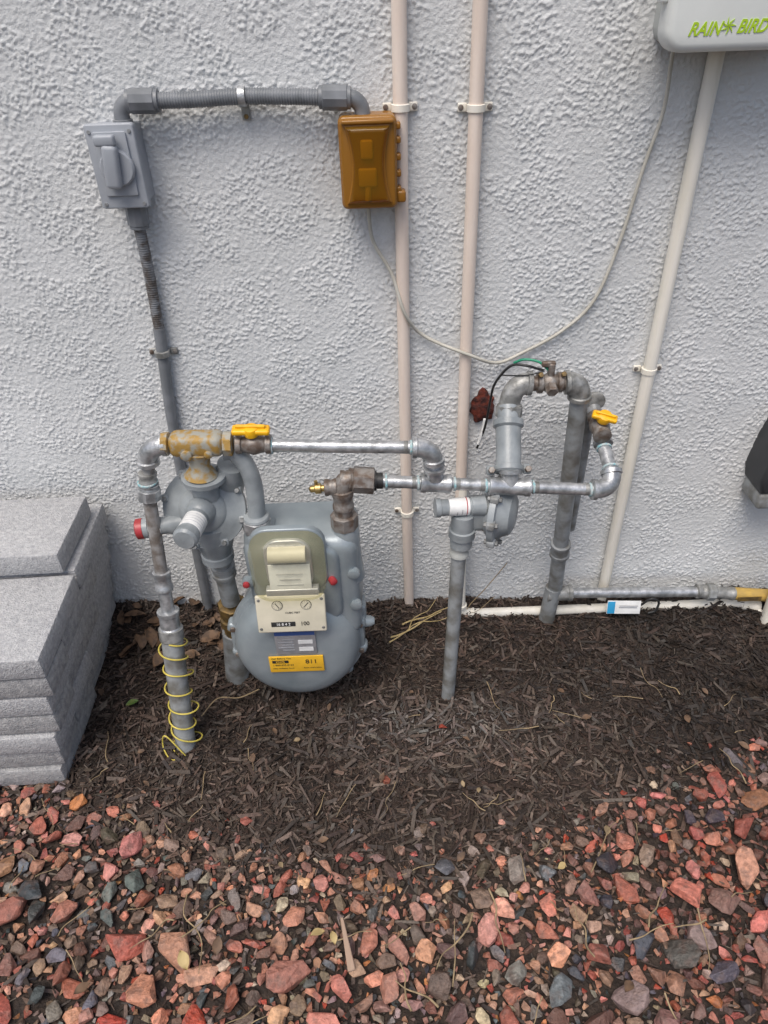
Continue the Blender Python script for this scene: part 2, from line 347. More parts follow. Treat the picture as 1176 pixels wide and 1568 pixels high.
def rockset(name,ix,temps,up,dk=1):
    x,d,s=RX[ix],RD[ix],RS[ix];N=len(x)
    c=pal[rng.choice(len(pal),N,p=pw)]*rng.uniform(.70,1.25,(N,1))*rng.uniform(.88,1.12,(N,3))*dk
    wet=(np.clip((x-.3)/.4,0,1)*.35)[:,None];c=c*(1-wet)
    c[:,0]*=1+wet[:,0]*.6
    hz=H(x,d)+s*rng.uniform(*up,N)
    scl=np.stack([s*rng.uniform(.95,1.45,N),s*rng.uniform(.75,1.1,N),s*rng.uniform(.45,.8,N)],-1)
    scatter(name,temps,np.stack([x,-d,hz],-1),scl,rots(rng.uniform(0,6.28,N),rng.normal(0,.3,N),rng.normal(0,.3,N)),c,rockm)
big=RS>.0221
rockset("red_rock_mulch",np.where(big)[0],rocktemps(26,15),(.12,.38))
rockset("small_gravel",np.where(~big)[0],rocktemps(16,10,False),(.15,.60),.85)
# twigs
g=group("dry_twigs")
def twig(x,d,an,l,r=.0018,z=.012,lift=0.0,m=twigm,par=None):
    p=[];
    for k in range(5):
        t=k/4-.5;xx=x+math.cos(an)*l*t+random.gauss(0,l*.03);dd=d+math.sin(an)*l*t+random.gauss(0,l*.03)
        p.append(P(xx,dd,float(H(xx,dd))+z+lift*(k/4)))
    tube("twig",p,r,m,par or g,6,rf=lambda i,N:r*(1-.6*i/N))
for i in range(50):
    twig(random.uniform(-.95,.95),random.uniform(.35,1.0),random.uniform(0,6.28),random.uniform(.03,.11),random.uniform(.0008,.0018),.017)
for i in range(22):
    twig(random.uniform(-.75,.8),random.uniform(.8,1.15),random.uniform(0,6.28),random.uniform(.05,.13),random.uniform(.0012,.0024),.040)
twig(.46,.80,-.9,.16,.0016,.03);twig(.20,.95,1.4,.12,.0022,.035);twig(-.42,.95,1.2,.16,.0018,.035)
g=group("dry_grass_clump")
for (x_,d_,a_,l_,r_) in((.08,.13,.5,.18,.003),(.11,.10,.3,.15,.003),(.05,.15,.6,.12,.0025),(.10,.09,.75,.13,.002),(.13,.12,.15,.12,.002)):twig(x_,d_,-a_,l_,r_,.03,0,straw,g)
tube("weed_stem",[P(.235,.06,.01),P(.25,.07,.06),P(.29,.07,.12),P(.35,.06,.21)],.0013,twigm,g,6)
tube("weed_stem",[P(.235,.06,.01),P(.27,.08,.04),P(.32,.08,.10)],.0010,twigm,g,6)
# fallen leaves near wall
g=group("fallen_leaves")
def leaf(x,d,l,an,m,tl=.2,up=.018):
    V=[];n=6
    for k in range(n+1):
        t=k/n;w_=l*.28*math.sin(math.pi*min(1,t*1.02+.02))**.8
        for s_ in(-1,0,1):V.append(Vector(((t-.5)*l,s_*w_,(.12*l*math.sin(t*3)+(.10*l if s_ else 0)))))
    Rm=Matrix.Rotation(an,4,'Z')@Matrix.Rotation(random.uniform(-tl,tl),4,'X')@Matrix.Rotation(random.uniform(-tl,tl),4,'Y')
    T=Matrix.Translation(P(x,d,float(H(x,d))+up))@Rm
    mk("leaf",[T@v for v in V],[(k*3+j,k*3+j+1,k*3+j+4,k*3+j+3) for k in range(n) for j in(0,1)],m,g,60)
for i in range(40):leaf(random.uniform(-.80,-.42),random.uniform(.02,.22),random.uniform(.03,.07),random.uniform(0,6),leafb,.6)
for i in range(22):leaf(random.uniform(-.8,1.0),random.uniform(.3,.9),random.uniform(.015,.03),random.uniform(0,6),leafb if i%5 else twigm,.4)
for i in range(8):leaf(random.uniform(-.7,.75),random.uniform(.85,1.1),random.uniform(.02,.04),random.uniform(0,6),straw if i%2 else leafb,.4,.045)
leaf(-.70,.36,.035,.4,leafm);leaf(.86,.92,.03,1,leafm,.2,.04);leaf(.88,.94,.028,2.2,leafm,.2,.04)
g2=group("wood_splinter")
rbox("splinter",P(-.105,.99,.045),(.015,.10,.006),.0015,mat("pale_wood",(.50,.36,.27),(.36,.25,.18),.7,0,30,.3,stretch=(1,.1,1)),g2,Matrix.Rotation(.22,3,'Z'),1,.45)
# ------------------------------------------------------------ pavers
g=group("paver_stack");lh=.0645;yaw=.07
for i in range(8):
    z0=.0+i*lh;xe=-.800+min(i,6)*.0122
    if i<7: segs=[(.03,.315),(.315,.59)] if i%2==0 else [(.03,.20),(.20,.47),(.47,.59)]
    else: segs=[(.08,.325)]
    for (da,db) in segs:
        sh=-.07*(.6-(da+db)/2)-(.016 if i==7 else 0)
        xr=xe+sh+random.uniform(-.004,.004)
        for (xa,xb) in ((xr-.34-(.1 if i%2 else 0),xr),(xr-.80,xr-.344-(.1 if i%2 else 0))):
            j=random.uniform(-.004,.004)
            rbox("paver",P((xa+xb)/2,(da+db)/2+j,z0+lh/2),(xb-xa,db-da-.005,lh-.0050),.0065,paverm if (i>=6 or random.random()<.4) else paverm2,g,Matrix.Rotation(yaw*.55+random.gauss(0,.007),3,'Z'),2)
# ------------------------------------------------------------ PVC conduits
def strap(par,x,z,r,m,tilt=0):
    for s in(-1,1):
        rbox("strap_ear",P(x+s*(r+.011),.006,z+s*tilt),(.018,.006,.016),.002,m,par)
        lathe("strap_screw",P(x+s*(r+.014),.008,z+s*tilt),Vector((0,-1,0)),[(0,.0055),(.002,.0055),(.003,.003)],rustb,par,10)
    lathe("strap_band",P(x,.019,z-.007),Vector((0,0,1)),[(0,r+.001),(.001,r+.004),(.013,r+.004),(.014,r+.001)],m,par,28)
rp=.0145
for (x,zb,zs_,m) in((.0605,-.02,(1.365,.374),cream),(.2085,-.02,(1.36,),cream),(.660,.0,(.783,),creamw)):
    g=group("pvc_conduit")
    top=1.46 if m is creamw else 3.0
    tube("conduit_run",[P(x,.02,top),P(x+.0005,.02,.9),P(x+(.007 if m is cream else .002),.02,zb)],rp if m is cream else .0155,m,g,24)
    for z in zs_:strap(g,x+(.004 if z<.5 else 0),z,rp,creamw)
g=group("pvc_water_pipe")
elbow("elbow",P(.222,.06,.05),P(.222,.06,.012),P(.262,.062,.012),.0155,creamw,g)
pipe("vertical_run",P(.215,.022,.47),P(.222,.06,.05),.0135,creamw,g)
pipe("ground_run",P(.26,.062,.012),P(1.10,.062,.016),.0145,creamw,g)
fitting("coupling",P(1.08,.062,.014),P(1.13,.075,.006),.018,creamw,g)
pipe("branch",P(1.12,.075,.006),P(1.15,.13,-.02),.0145,creamw,g)
pipe("stub",P(1.135,.11,.20),P(1.135,.13,-.08),.021,creamw,g)
# ------------------------------------------------------------ irrigation controller
g=group("irrigation_controller")
prism("housing",rrect(.537,.82,1.452,1.72,.03),0,.085,ctrls,g,.006)
prism("door",rrect(.518,.83,1.447,1.73,.035),.085,.13,ctrlm,g,.014)
rbox("latch",P(.513,.10,1.545),(.012,.03,.05),.004,ctrlm,g)
text("lettering","RAIN",P(.584,.1305,1.481),.028,green,g,(math.pi/2,0,0),.35,.0006,.0006,.86)
text("lettering","BIRD",P(.666,.1305,1.483),.028,green,g,(math.pi/2,0,0),.35,.0006,.0006,.86)
for k in range(7):
    an=k*.9;c=P(.625,.1312,1.485);prism("logo",[(c.x,c.z),(c.x+.013*math.cos(an),c.z+.013*math.sin(an)),(c.x+.006*math.cos(an+.5),c.z+.006*math.sin(an+.5))],.1295,.1315,green,g)
# cable
g=group("low_voltage_cable")
tube("cable",[P(.570,.05,1.46),P(.571,.035,1.434),P(.581,.014,1.342),P(.562,.010,1.235),P(.539,.010,1.091),P(.502,.010,.961),P(.435,.010,.888),P(.347,.012,.838),P(.285,.02,.818),P(.217,.042,.85),P(.111,.012,.889),P(.064,.040,.957),P(.037,.022,1.041),P(-.002,.018,1.113),P(-.009,.03,1.175),P(-.009,.04,1.20)],.0040,cablem,g,10)
# ------------------------------------------------------------ outlet cover
g=group("weatherproof_outlet_cover")
ox,ox1,oz,oz1=-.062,.051,1.192,1.360
prism("back_plate",rrect(ox+.004,ox1-.004,oz+.004,oz1-.004,.01),0,.02,ambd,g)
prism("frame_shell",rrect(ox,ox1,oz,oz1,.012),.012,.070,amber,g,.006)
prism("face_rim",rrect(ox+.003,ox1-.003,oz+.003,oz1-.003,.010),.070,.078,amber,g,.005)
def hourglass(w0,w1,e):
    o=[]
    for k in range(25):
        t=k/24;z=oz+.018-e+t*(oz1-oz-.034+2*e);wd=w0+w1*(2*t-1)**2;o.append((-.0055+wd,z))
    return o+[(-.011-x_,z) for x_,z in reversed(o)]
prism("window_bezel",hourglass(.0335,.0115,.004),.076,.084,amber,g,.003)
prism("window",hourglass(.029,.012,0),.080,.095,ambg,g,.007)
iv=mat("amber_lit_receptacle",(.62,.44,.10),None,.5);pt=mat("amber_lit_plug",(.55,.40,.10),None,.5)
rbox("receptacle",P(-.008,.086,1.305),(.024,.010,.034),.004,iv,g)
rbox("plug",P(-.008,.086,1.255),(.036,.012,.034),.004,pt,g)
pipe("plug_cord",P(-.008,.085,1.245),P(-.009,.084,1.212),.006,pt,g)
for z in(1.225,1.255,1.285,1.315,1.34):rbox("hinge_knuckle",P(.054,.05,z),(.010,.026,.012),.003,amber,g)
rbox("latch",P(.059,.05,1.212),(.018,.03,.022),.004,amber,g)
rbox("rim",P(-.005,.082,oz1-.008),(.10,.012,.008),.003,amber,g)
# ------------------------------------------------------------ switch box
g=group("electrical_switch_box")
prism("box",rrect(-.541,-.455,1.217,1.357,.006),0,.06,pvcb,g,.002)
prism("cover",rrect(-.545,-.450,1.211,1.363,.006),.06,.074,pvcb,g,.003)
prism("gasket_plate",rrect(-.530,-.466,1.236,1.350,.004),.074,.079,pvcb,g,.001)
lathe("dial",P(-.494,.079,1.288),Vector((0,-1,0)),[(0,.033),(.006,.033),(.009,.030)],pvcb,g,36)
rbox("lever",P(-.500,.095,1.292),(.030,.022,.078),.008,pvcb,g,Matrix.Rotation(.10,3,'Y'))
rbox("lever_head",P(-.503,.094,1.338),(.040,.018,.020),.005,pvcb,g)
for sx,sz in((-.536,1.35),(-.459,1.35),(-.536,1.22),(-.459,1.22)):lathe("screw",P(sx,.074,sz),Vector((0,-1,0)),[(0,.004),(.002,.0035)],galv,g,10)
# conduits
g=group("flexible_conduit")
lathe("hub",P(-.478,.035,1.352),Vector((0,0,1)),[(0,.019),(.012,.019),(.013,.014),(.02,.014)],pvcg,g)
tube("elbow",[P(-.478,.035,1.36),P(-.476,.036,1.378),P(-.465,.038,1.391),P(-.450,.04,1.395)],.015,pvcg,g,20)
def ribnut(p0,p1):
    nut("compression_nut",p0,p1,.0225,pvcg,g,10);d_=(p1-p0).normalized()
    lathe("nut_collar",p0-d_*.006,d_,[(0,.016),(.001,.020),(.008,.020)],pvcg,g);lathe("nut_collar",p1-d_*.002,d_,[(0,.020),(.007,.020),(.008,.016)],pvcg,g)
ribnut(P(-.455,.04,1.395),P(-.405,.04,1.394))
def hose(name,pts,r,m=pvcg,per=.0052,amp=.0007):
    q=crom(pts,30);L=sum((q[i+1]-q[i]).length for i in range(len(q)-1));n=int(L/per*4);o=[];i=0;st=L/n
    cum=[0]
    for k in range(len(q)-1):cum.append(cum[-1]+(q[k+1]-q[k]).length)
    for k in range(n+1):
        s=min(k*st,L-1e-6)
        while cum[i+1]<s:i+=1
        f=(s-cum[i])/max(1e-9,cum[i+1]-cum[i]);o.append(q[i].lerp(q[i+1],f))
    tube(name,o,r,m,g,16,False,rf=lambda i,N:r+(amp if i%4 in(0,1) else -amp*.6))
hose("ribbed_hose",[P(-.405,.04,1.394),P(-.33,.036,1.3935),P(-.243,.03,1.395),P(-.16,.036,1.393),P(-.085,.042,1.390)],.0140)
ribnut(P(-.090,.042,1.390),P(-.040,.042,1.388))
tube("elbow",[P(-.045,.042,1.388),P(-.028,.042,1.385),P(-.016,.04,1.372),P(-.012,.04,1.35)],.015,pvcg,g,20)
lathe("clamp",P(-.250,.031,1.395),Vector((1,0,0)),[(0,.0155),(.001,.018),(.014,.018),(.015,.0155)],galv,g)
rbox("clamp_foot",P(-.243,.006,1.366),(.016,.006,.030),.002,galvd,g)
lathe("clamp_screw",P(-.243,.009,1.358),Vector((0,-1,0)),[(0,.005),(.003,.004)],brassd,g,8)
g=group("electrical_riser_conduit")
ribnut(P(-.490,.035,1.212),P(-.492,.035,1.168))
hose("ribbed_hose",[P(-.493,.035,1.17),P(-.495,.03,1.13),P(-.499,.022,1.05),P(-.506,.018,.93)],.0118,pvcd)
tube("conduit_run",[P(-.506,.018,.935),P(-.513,.018,.85),P(-.527,.018,.68),P(-.54,.018,.4),P(-.555,.018,-.03)],.0135,pvcg,g,20)
strap(g,-.511,.873,.014,galvd,.0)
# ------------------------------------------------------------ steel gas piping
GD=.32
g=group("gas_pipe_manifold")
def sealant(p,dr,r):lathe("sealant_ring",p,dr,[(0,r*1.0),(.001,r*1.05),(.004,r*1.05),(.005,r*1.0)],teal,g,20)
rs=.0138
elbow("elbow_upper_left",P(-.497,GD,.758),P(-.495,GD,.800),P(-.450,GD,.803),.021,galv,g)
pipe("nipple",P(-.497,GD,.765),P(-.505,.325,.715),rs,primer,g)
fitting("union_upper",P(-.5035,.324,.738),P(-.506,.327,.712),.019,galvd,g)
nut("union_nut",P(-.508,.328,.700),P(-.5115,.331,.672),.026,galv,g,8)
fitting("union_body",P(-.506,.327,.712),P(-.508,.328,.698),.021,galv,g)
pipe("drop_pipe",P(-.5115,.331,.675),P(-.5165,.372,.48),.0145,primer,g)
fitting("coupling",P(-.516,.368,.495),P(-.517,.378,.445),.0195,galv,g)
pipe("nipple_lower",P(-.517,.378,.447),P(-.518,.392,.385),.0155,galv,g)
fitting("bell_reducer",P(-.518,.390,.392),P(-.5195,.402,.335),.0245,galv,g,.4)
pipe("top_run",P(-.232,GD,.791),P(.07,GD,.7735),rs,galv,g)
elbow("elbow_top_right",P(.066,GD,.774),P(.108,GD,.772),P(.111,GD,.735),.0205,galv,g)
pipe("nipple_drop",P(.111,GD,.74),P(.114,GD,.70),rs,galv,g)
lathe("tee_flange",P(.1125,GD,.722),Vector((.04,0,-1)),[(0,.014),(.001,.024),(.008,.024),(.010,.018),(.03,.019)],galv,g)
fitting("tee_left",P(.082,GD,.682),P(.150,GD,.676),.0205,galv,g)
pipe("manifold_run_a",P(-.005,GD,.690),P(.085,GD,.682),rs,galv,g)
pipe("manifold_run_b",P(.145,GD,.677),P(.24,GD,.668),rs,galv,g)
fitting("tee_centre",P(.232,GD,.668),P(.325,GD,.660),.0205,galv,g)
lathe("tee_neck",P(.279,GD,.665),Vector((0,.35,1)),[(0,.019),(.03,.020),(.031,.025),(.04,.025),(.042,.019)],galv,g)
pipe("manifold_run_c",P(.32,GD,.660),P(.47,GD,.6465),rs,galv,g)
elbow("elbow_right",P(.465,GD,.647),P(.514,GD,.643),P(.512,.285,.672),.0205,galv,g)
pipe("return_run",P(.512,.288,.668),P(.508,.215,.700),.0148,galv,g)
elbow("elbow_back",P(.508,.218,.700),P(.507,.19,.713),P(.503,.19,.735),.019,galv,g)
pipe("stub_run",P(.503,.19,.735),P(.50,.12,.748),.016,galv,g)
for p,dr,r in((P(.064,GD,.774),Vector((-1,0,.06)),.015),(P(-.228,GD,.791),Vector((-1,0,0)),.017),(P(.080,GD,.682),Vector((-1,0,0)),.016),(P(.155,GD,.676),Vector((1,0,0)),.015),(P(.229,GD,.668),Vector((-1,0,0)),.015),(P(.329,GD,.6595),Vector((1,0,0)),.015),(P(.462,GD,.647),Vector((-1,0,0)),.015),(P(.5115,.279,.673),Vector((0,1,.4)),.017),(P(.508,.225,.696),Vector((0,-1,-.4)),.017),(P(.005,GD,.689),Vector((1,0,0)),.017),(P(-.507,.3275,.713),Vector((0,0,1)),.021)):
    sealant(p,dr,r)
for p0,dr in((P(.055,GD,.7745),Vector((-1,0,.06))),(P(.072,GD,.6833),Vector((-1,0,.09))),(P(.160,GD,.6755),Vector((1,0,-.09))),(P(.222,GD,.6697),Vector((-1,0,.09))),(P(.334,GD,.6588),Vector((1,0,-.09))),(P(.455,GD,.648),Vector((-1,0,.09)))):
    lathe("pipe_thread",p0,dr,[(k*.0011,rs*(1.03 if k%2 else 1.0)) for k in range(9)],galvd,g,20)
nut("union_nut",P(-.066,GD,.697),P(-.018,GD,.692),.030,rustb,g,8)
lathe("union_collar",P(-.020,GD,.692),Vector((1,0,-.04)),[(0,.022),(.006,.022),(.007,.018),(.02,.018)],black,g)
fitting("union_tail",P(-.094,GD,.70),P(-.064,GD,.697),.019,rustb,g)
elbow("elbow_outlet",P(-.089,.327,.668),P(-.090,.325,.705),P(-.066,GD,.698),.021,rustb,g)
fitting("outlet_tee",P(-.090,.33,.628),P(-.089,.327,.672),.0225,rustb,g)
nut("swivel_nut",P(-.0905,.332,.575),P(-.090,.33,.612),.031,rustb,g,8)
pipe("swivel",P(-.09,.33,.605),P(-.09,.33,.635),.021,rustb,g)
fitting("test_tee",P(-.128,.325,.682),P(-.10,.325,.683),.018,rustb,g)
lathe("test_cock",P(-.162,.325,.679),Vector((1,0,.05)),[(0,.004),(.004,.008),(.012,.008),(.014,.012),(.026,.012),(.028,.008),(.036,.008)],brass,g,16)
pipe("test_cock_stem",P(-.146,.325,.68),P(-.146,.325,.70),.004,brass,g)
tube("inlet_bend",[P(-.335,.31,.775),P(-.315,.31,.772),P(-.295,.312,.745),P(-.284,.316,.70),P(-.283,.322,.65),P(-.287,.33,.60)],.0195,greyp,g,24)
nut("inlet_swivel_nut",P(-.2885,.33,.575),P(-.287,.33,.610),.033,galv,g,8)
lathe("inlet_ring",P(-.2865,.33,.608),Vector((0,0,1)),[(0,.028),(.003,.030),(.008,.028),(.010,.022)],greyp,g)
# ------- shutoff valves
def valve(p,ax,bodym,hdir,hl,par_name="gas_shutoff_valve",r=.019,hrot=0):
    v=group(par_name);ax=ax.normalized()
    lathe("body",p-ax*.038,ax,[(0,r*.9),(.002,r*1.1),(.012,r*1.1),(.015,r*.85),(.026,r*1.05),(.038,r*1.22),(.050,r*1.05),(.061,r*.85),(.064,r*1.1),(.074,r*1.1),(.076,r*.9)],bodym,v,12)
    up=hdir.normalized();pipe("stem",p,p+up*.034,.008,bodym,v)
    s=ax;t=up.cross(s).normalized();B=Matrix((s,t,up)).transposed()
    B=B@Matrix.Rotation(hrot,3,'Z')
    rbox("handle_bar",p+up*.037,(hl,.026,.013),.005,yel,v,B)
    rbox("handle_grip",p+up*.043,(hl*.8,.008,.016),.003,yel,v,B)
    lathe("handle_hub",p+up*.026,up,[(0,.015),(.012,.017),(.018,.015),(.020,.010)],yel,v,20)
    return v
valve(P(-.268,GD,.796),Vector((1,0,-.04)),rustb,Vector((0,-.15,1)),.078)
v=valve(P(.499,.195,.735),Vector((0,-1,-.2)),rustb,Vector((.1,-.5,1)),.056,hrot=1.2)
# ------- left regulator
g=group("gas_regulator")
rbox("rusty_inlet_body",P(-.385,GD,.803),(.115,.050,.050),.016,rust,g,Matrix.Rotation(.03,3,'Y'))
lathe("inlet_port",P(-.458,GD,.805),Vector((1,0,-.04)),[(0,.020),(.001,.025),(.014,.025),(.016,.02)],rust,g,8)
lathe("outlet_port",P(-.330,GD,.800),Vector((1,0,-.04)),[(0,.022),(.001,.027),(.018,.027),(.020,.02)],rust,g,8)
lathe("boss",P(-.405,.338,.79),Vector((0,-1,-.1)),[(0,.012),(.012,.012),(.014,.008)],rust,g,14)
lathe("boss_small",P(-.36,.338,.79),Vector((0,-1,-.1)),[(0,.009),(.010,.009),(.012,.006)],rust,g,14)
lathe("inlet_neck",P(-.385,GD,.785),Vector((-.1,-.02,-1)),[(0,.030),(.02,.022),(.04,.022),(.06,.036)],rust,g)
lathe("mounting_flange",P(-.388,.315,.722),Vector((-.05,0,-1)),[(0,.044),(.002,.048),(.012,.048),(.014,.044)],greyp,g,24)
cx=P(-.402,.31,.628);axd=Vector((-.02,-1,.45)).normalized()
lathe("diaphragm_case",cx-axd*.05,axd,[(0,.02),(.006,.05),(.025,.074),(.040,.083),(.042,.093),(.050,.094),(.058,.093),(.060,.084),(.066,.076),(.072,.054),(.080,.048),(.086,.030),(.088,.0)],greyp,g,48)
s,u=frame(axd)
for k in range(8):
    an=k*math.pi/4+.3;q=cx+s*math.cos(an)*.089+u*math.sin(an)*.089
    rbox("flange_lug",q+axd*.004,(.018,.022,.018),.005,greyp,g,Matrix((s,axd,u)).transposed())
    nut("flange_bolt",q+axd*.012,q+axd*.021,.006,galvd,g)
cd=Vector((-.16,-1,.02)).normalized()
lathe("spring_tower",cx+axd*.03,cd,[(0,.034),(.02,.030),(.025,.025),(.085,.0245),(.086,.027),(.101,.027),(.107,.022),(.109,.0)],greyp,g,32)
lathe("label_sleeve",cx+axd*.03+cd*.035,cd,[(0,.0245),(.0005,.0256),(.042,.0256),(.0425,.0245)],whitep,g,32)
for zz in (.042,.050,.058,.066):
    lathe("label_print",cx+axd*.03+cd*zz,cd,[(0,.0256),(.0003,.0258),(.0013,.0258),(.0016,.0256)],badge,g,32)
lathe("vent_arm",P(-.43,.32,.600),Vector((-1,-.15,-.03)),[(0,.028),(.05,.024),(.06,.020),(.10,.020),(.101,.023),(.112,.023)],greyp,g,24)
lathe("vent_label",P(-.502,.331,.598),Vector((-1,-.15,-.03)),[(0,.0205),(.001,.0215),(.026,.0215),(.027,.0205)],whitep,g,24)
lathe("red_cap",P(-.541,.337,.597),Vector((-1,-.15,-.03)),[(0,.0235),(.014,.0235),(.017,.018)],red,g,20)
lathe("outlet_body",P(-.395,.31,.59),Vector((-.02,0,-1)),[(0,.050),(.04,.048),(.07,.040),(.09,.034),(.092,.038),(.110,.038),(.112,.03)],greyp,g,28)
rbox("outlet_web",P(-.39,.31,.655),(.06,.05,.16),.015,greyp,g)
lathe("relief_body",P(-.33,.29,.73),Vector((-.25,.2,-1)),[(0,.03),(.05,.034),(.12,.03)],greyp,g)
# ------- service riser behind meter
g=group("service_riser_pipe")
pipe("upper",P(-.397,.30,.50),P(-.402,.27,.30),.0235,greyd,g)
fitting("coupling",P(-.397,.29,.445),P(-.399,.285,.405),.028,greyd,g)
nut("brass_nut",P(-.403,.262,.285),P(-.407,.258,.250),.037,brassd,g,8)
lathe("brass_body",P(-.407,.258,.250),Vector((-.1,.02,-1)),[(0,.026),(.02,.028),(.022,.034),(.045,.034),(.05,.026),(.09,.026)],brassd,g)
lathe("casing",P(-.415,.252,.175),Vector((-.1,0,-1)),[(0,.028),(.006,.033),(.25,.035)],greyd,g)
# ------- wrapped riser (front left)
g=group("plastic_gas_riser")
r0=P(-.5195,.400,.345);r1=P(-.534,.50,-.04);dv=(r1-r0)
pipe("riser_sleeve",r0,r1,.0255,greyd,g)
lathe("riser_collar",r0,dv,[(0,.024),(.002,.029),(.03,.029),(.034,.0256)],galvd,g)
g=group("yellow_tracer_wire")
s,u=frame(dv);pts=[]
n=90
for k in range(n+1):
    t=k/n;an=t*2*math.pi*7.0+.6*math.sin(9*t);rr=.0282+.004*abs(math.sin(11*t))+(.014*max(0,math.sin(t*23))**6)
    pts.append(r0+dv*(.08+.84*t+.014*math.sin(t*37))+s*math.cos(an)*rr+u*math.sin(an)*rr)
tube("wire",pts,.0021,yw,g,8,True,3)
tube("wire_tail",[pts[-1],P(-.57,.50,.06),P(-.585,.50,.02),P(-.565,.53,.012),P(-.54,.54,.012)],.0020,yw,g,8)
tube("wire_loop",[P(-.50,.42,.03),P(-.46,.38,.05),P(-.41,.36,.025),P(-.36,.33,.02)],.0018,twigm,g,8)
# ------------------------------------------------------------ gas meter
g=group("gas_meter");mx=-.229;mz=.235
lathe("round_case",P(mx,.215,mz),Vector((0,-1,0)),[(0,.09),(.012,.135),(.04,.152),(.10,.158),(.104,.168),(.112,.170),(.126,.170),(.134,.168),(.138,.158),(.150,.157),(.168,.150),(.182,.140),(.193,.124),(.200,.098),(.203,.0)],meterp,g,72,1.08)
for k in range(12):
    an=k*math.pi/6+.26;q=P(mx+math.cos(an)*.164,.348,mz+math.sin(an)*.164*1.08)
    if q.z>.36 and abs(q.x-mx)<.12:continue
    rbox("flange_lug",q+Vector((0,.012,0)),(.030,.034,.030),.009,meterp,g,Matrix.Rotation(-an,3,'Y'))
    nut("flange_bolt",q+Vector((0,-.002,0)),q+Vector((0,-.010,0)),.008,rustb,g)
def shell(x0,x1,z0,z1,r0,d0,d1,m,name,bev=.02):
    prism(name,rrect(x0,x1,z0,z1,r0),d0,d1,m,g,bev)
shell(-.325,-.062,.25,.572,.045,.225,.375,meterp,"upper_case",.03)
shell(-.312,-.250,.50,.585,.02,.290,.365,meterp,"inlet_shoulder",.015)
lathe("inlet_neck",P(-.288,.33,.545),Vector((0,0,1)),[(0,.036),(.015,.034),(.035,.029)],meterp,g)
lathe("outlet_neck",P(-.0905,.33,.43),Vector((0,0,1)),[(0,.040),(.04,.036),(.10,.033),(.13,.033),(.15,.029)],meterp,g)
shell(-.306,-.105,.33,.560,.04,.36,.388,meterp,"valve_cover",.014)
for x_,z_ in((-.322,.455),(-.318,.34),(-.075,.47),(-.075,.37)):
    lathe("case_bolt",P(x_,.365,z_),Vector((0,-1,0)),[(0,.014),(.012,.014),(.014,.010)],meterp,g,14)
lathe("red_seal",P(-.325,.379,.455),Vector((0,-1,0)),[(0,.008),(.006,.008),(.008,.004)],red,g,12)
lathe("red_seal",P(-.126,.388,.47),Vector((.5,-1,0)),[(0,.009),(.014,.009),(.016,.006)],red,g,12)
# index assembly: clear domed cover over a card and mechanism
prism("index_base",rrect(-.302,-.132,.44,.622,.045),.376,.392,meterp,g,.004)
prism("index_housing",rrect(-.270,-.165,.455,.598,.035),.392,.402,badge,g,.004)
rbox("index_card",P(-.216,.412,.500),(.094,.003,.070),.001,whitep,g,Matrix.Rotation(-.15,3,'X'))
lathe("index_drum",P(-.257,.408,.565),Vector((1,0,0)),[(0,.019),(.082,.019)],beige,g,24)
rbox("index_mechanism",P(-.214,.410,.458),(.120,.020,.024),.003,badge,g)
for k in range(3):rbox("card_line",P(-.216,.4170,.482+.016*k),(.06-.014*(k%2),.001,.0012),0,badge,g,Matrix.Rotation(-.15,3,'X'))
prism("index_window",rrect(-.299,-.135,.446,.618,.042),.393,.448,idxcov,g,.026)
tilt=Matrix.Rotation(-.25,3,'X')
rbox("index_plate",P(-.222,.428,.405),(.160,.010,.098),.004,beige,g,tilt)
rot=(math.pi/2-.25,0,0)
def onplate(x,dz,off=.0052):
    return P(-.222+x,.428,.405)+tilt@Vector((0,-off,dz))
for x_ in(-.030,.036):
    c=onplate(x_,.024);n_=tilt@Vector((0,-1,0))
    lathe("dial_ring",c,n_,[(0,.0125),(.0010,.0125)],ink,g,28);lathe("dial_face",c+n_*.001,n_,[(0,.0112),(.0008,.0112)],beige,g,28)
    rbox("dial_hand",c+n_*.0022,(.0015,.0006,.016),0,ink,g,tilt@Matrix.Rotation(x_*20,3,'Y'))
    for k in range(10):
        an=k*.628;rbox("dial_tick",c+n_*.0021+tilt@Vector((math.cos(an)*.009,0,math.sin(an)*.009)),(.0012,.0005,.0012),0,ink,g,tilt)
text("index_text","CUBIC FEET",onplate(0.004,.004,.0057),.0065,ink,g,rot,ext=.0002)
rbox("register_window",onplate(-.020,-.026,.0055),(.056,.0012,.012),.0004,ink,g,tilt)
text("register_digits","16 8 4 2",onplate(-.020,-.026,.0066),.010,whitep,g,rot,ext=.0002)
text("register_multiplier","100",onplate(.030,-.026,.0057),.014,ink,g,rot,bold=.0002,ext=.0002)
for x_ in(-.072,.072):
    for z_ in(-.038,.038):lathe("plate_screw",onplate(x_,z_,.005),tilt@Vector((0,-1,0)),[(0,.004),(.0015,.003)],galvd,g,8)
fd=.420
rbox("name_badge",P(-.224,fd-.001,.298),(.098,.003,.080),.001,badge,g)
rbox("badge_stripe",P(-.224,fd+.0015,.330),(.096,.0015,.012),0,blue,g)
for k in range(6):rbox("badge_line",P(-.248+.006*(k%2),fd+.0012,.317-k*.009),(.038-.01*(k%2),.001,.0015),0,badgel,g)
rbox("badge_block",P(-.200,fd+.0014,.300),(.035,.001,.012),0,whitep,g);rbox("badge_block",P(-.200,fd+.0014,.275),(.035,.001,.012),0,whitep,g)
rbox("safety_label",P(-.229,fd+.000,.222),(.134,.003,.056),.001,ylab,g)
text("label_text","Call Before You",P(-.265,fd+.0018,.2435),.0075,ink,g,ext=.0002)
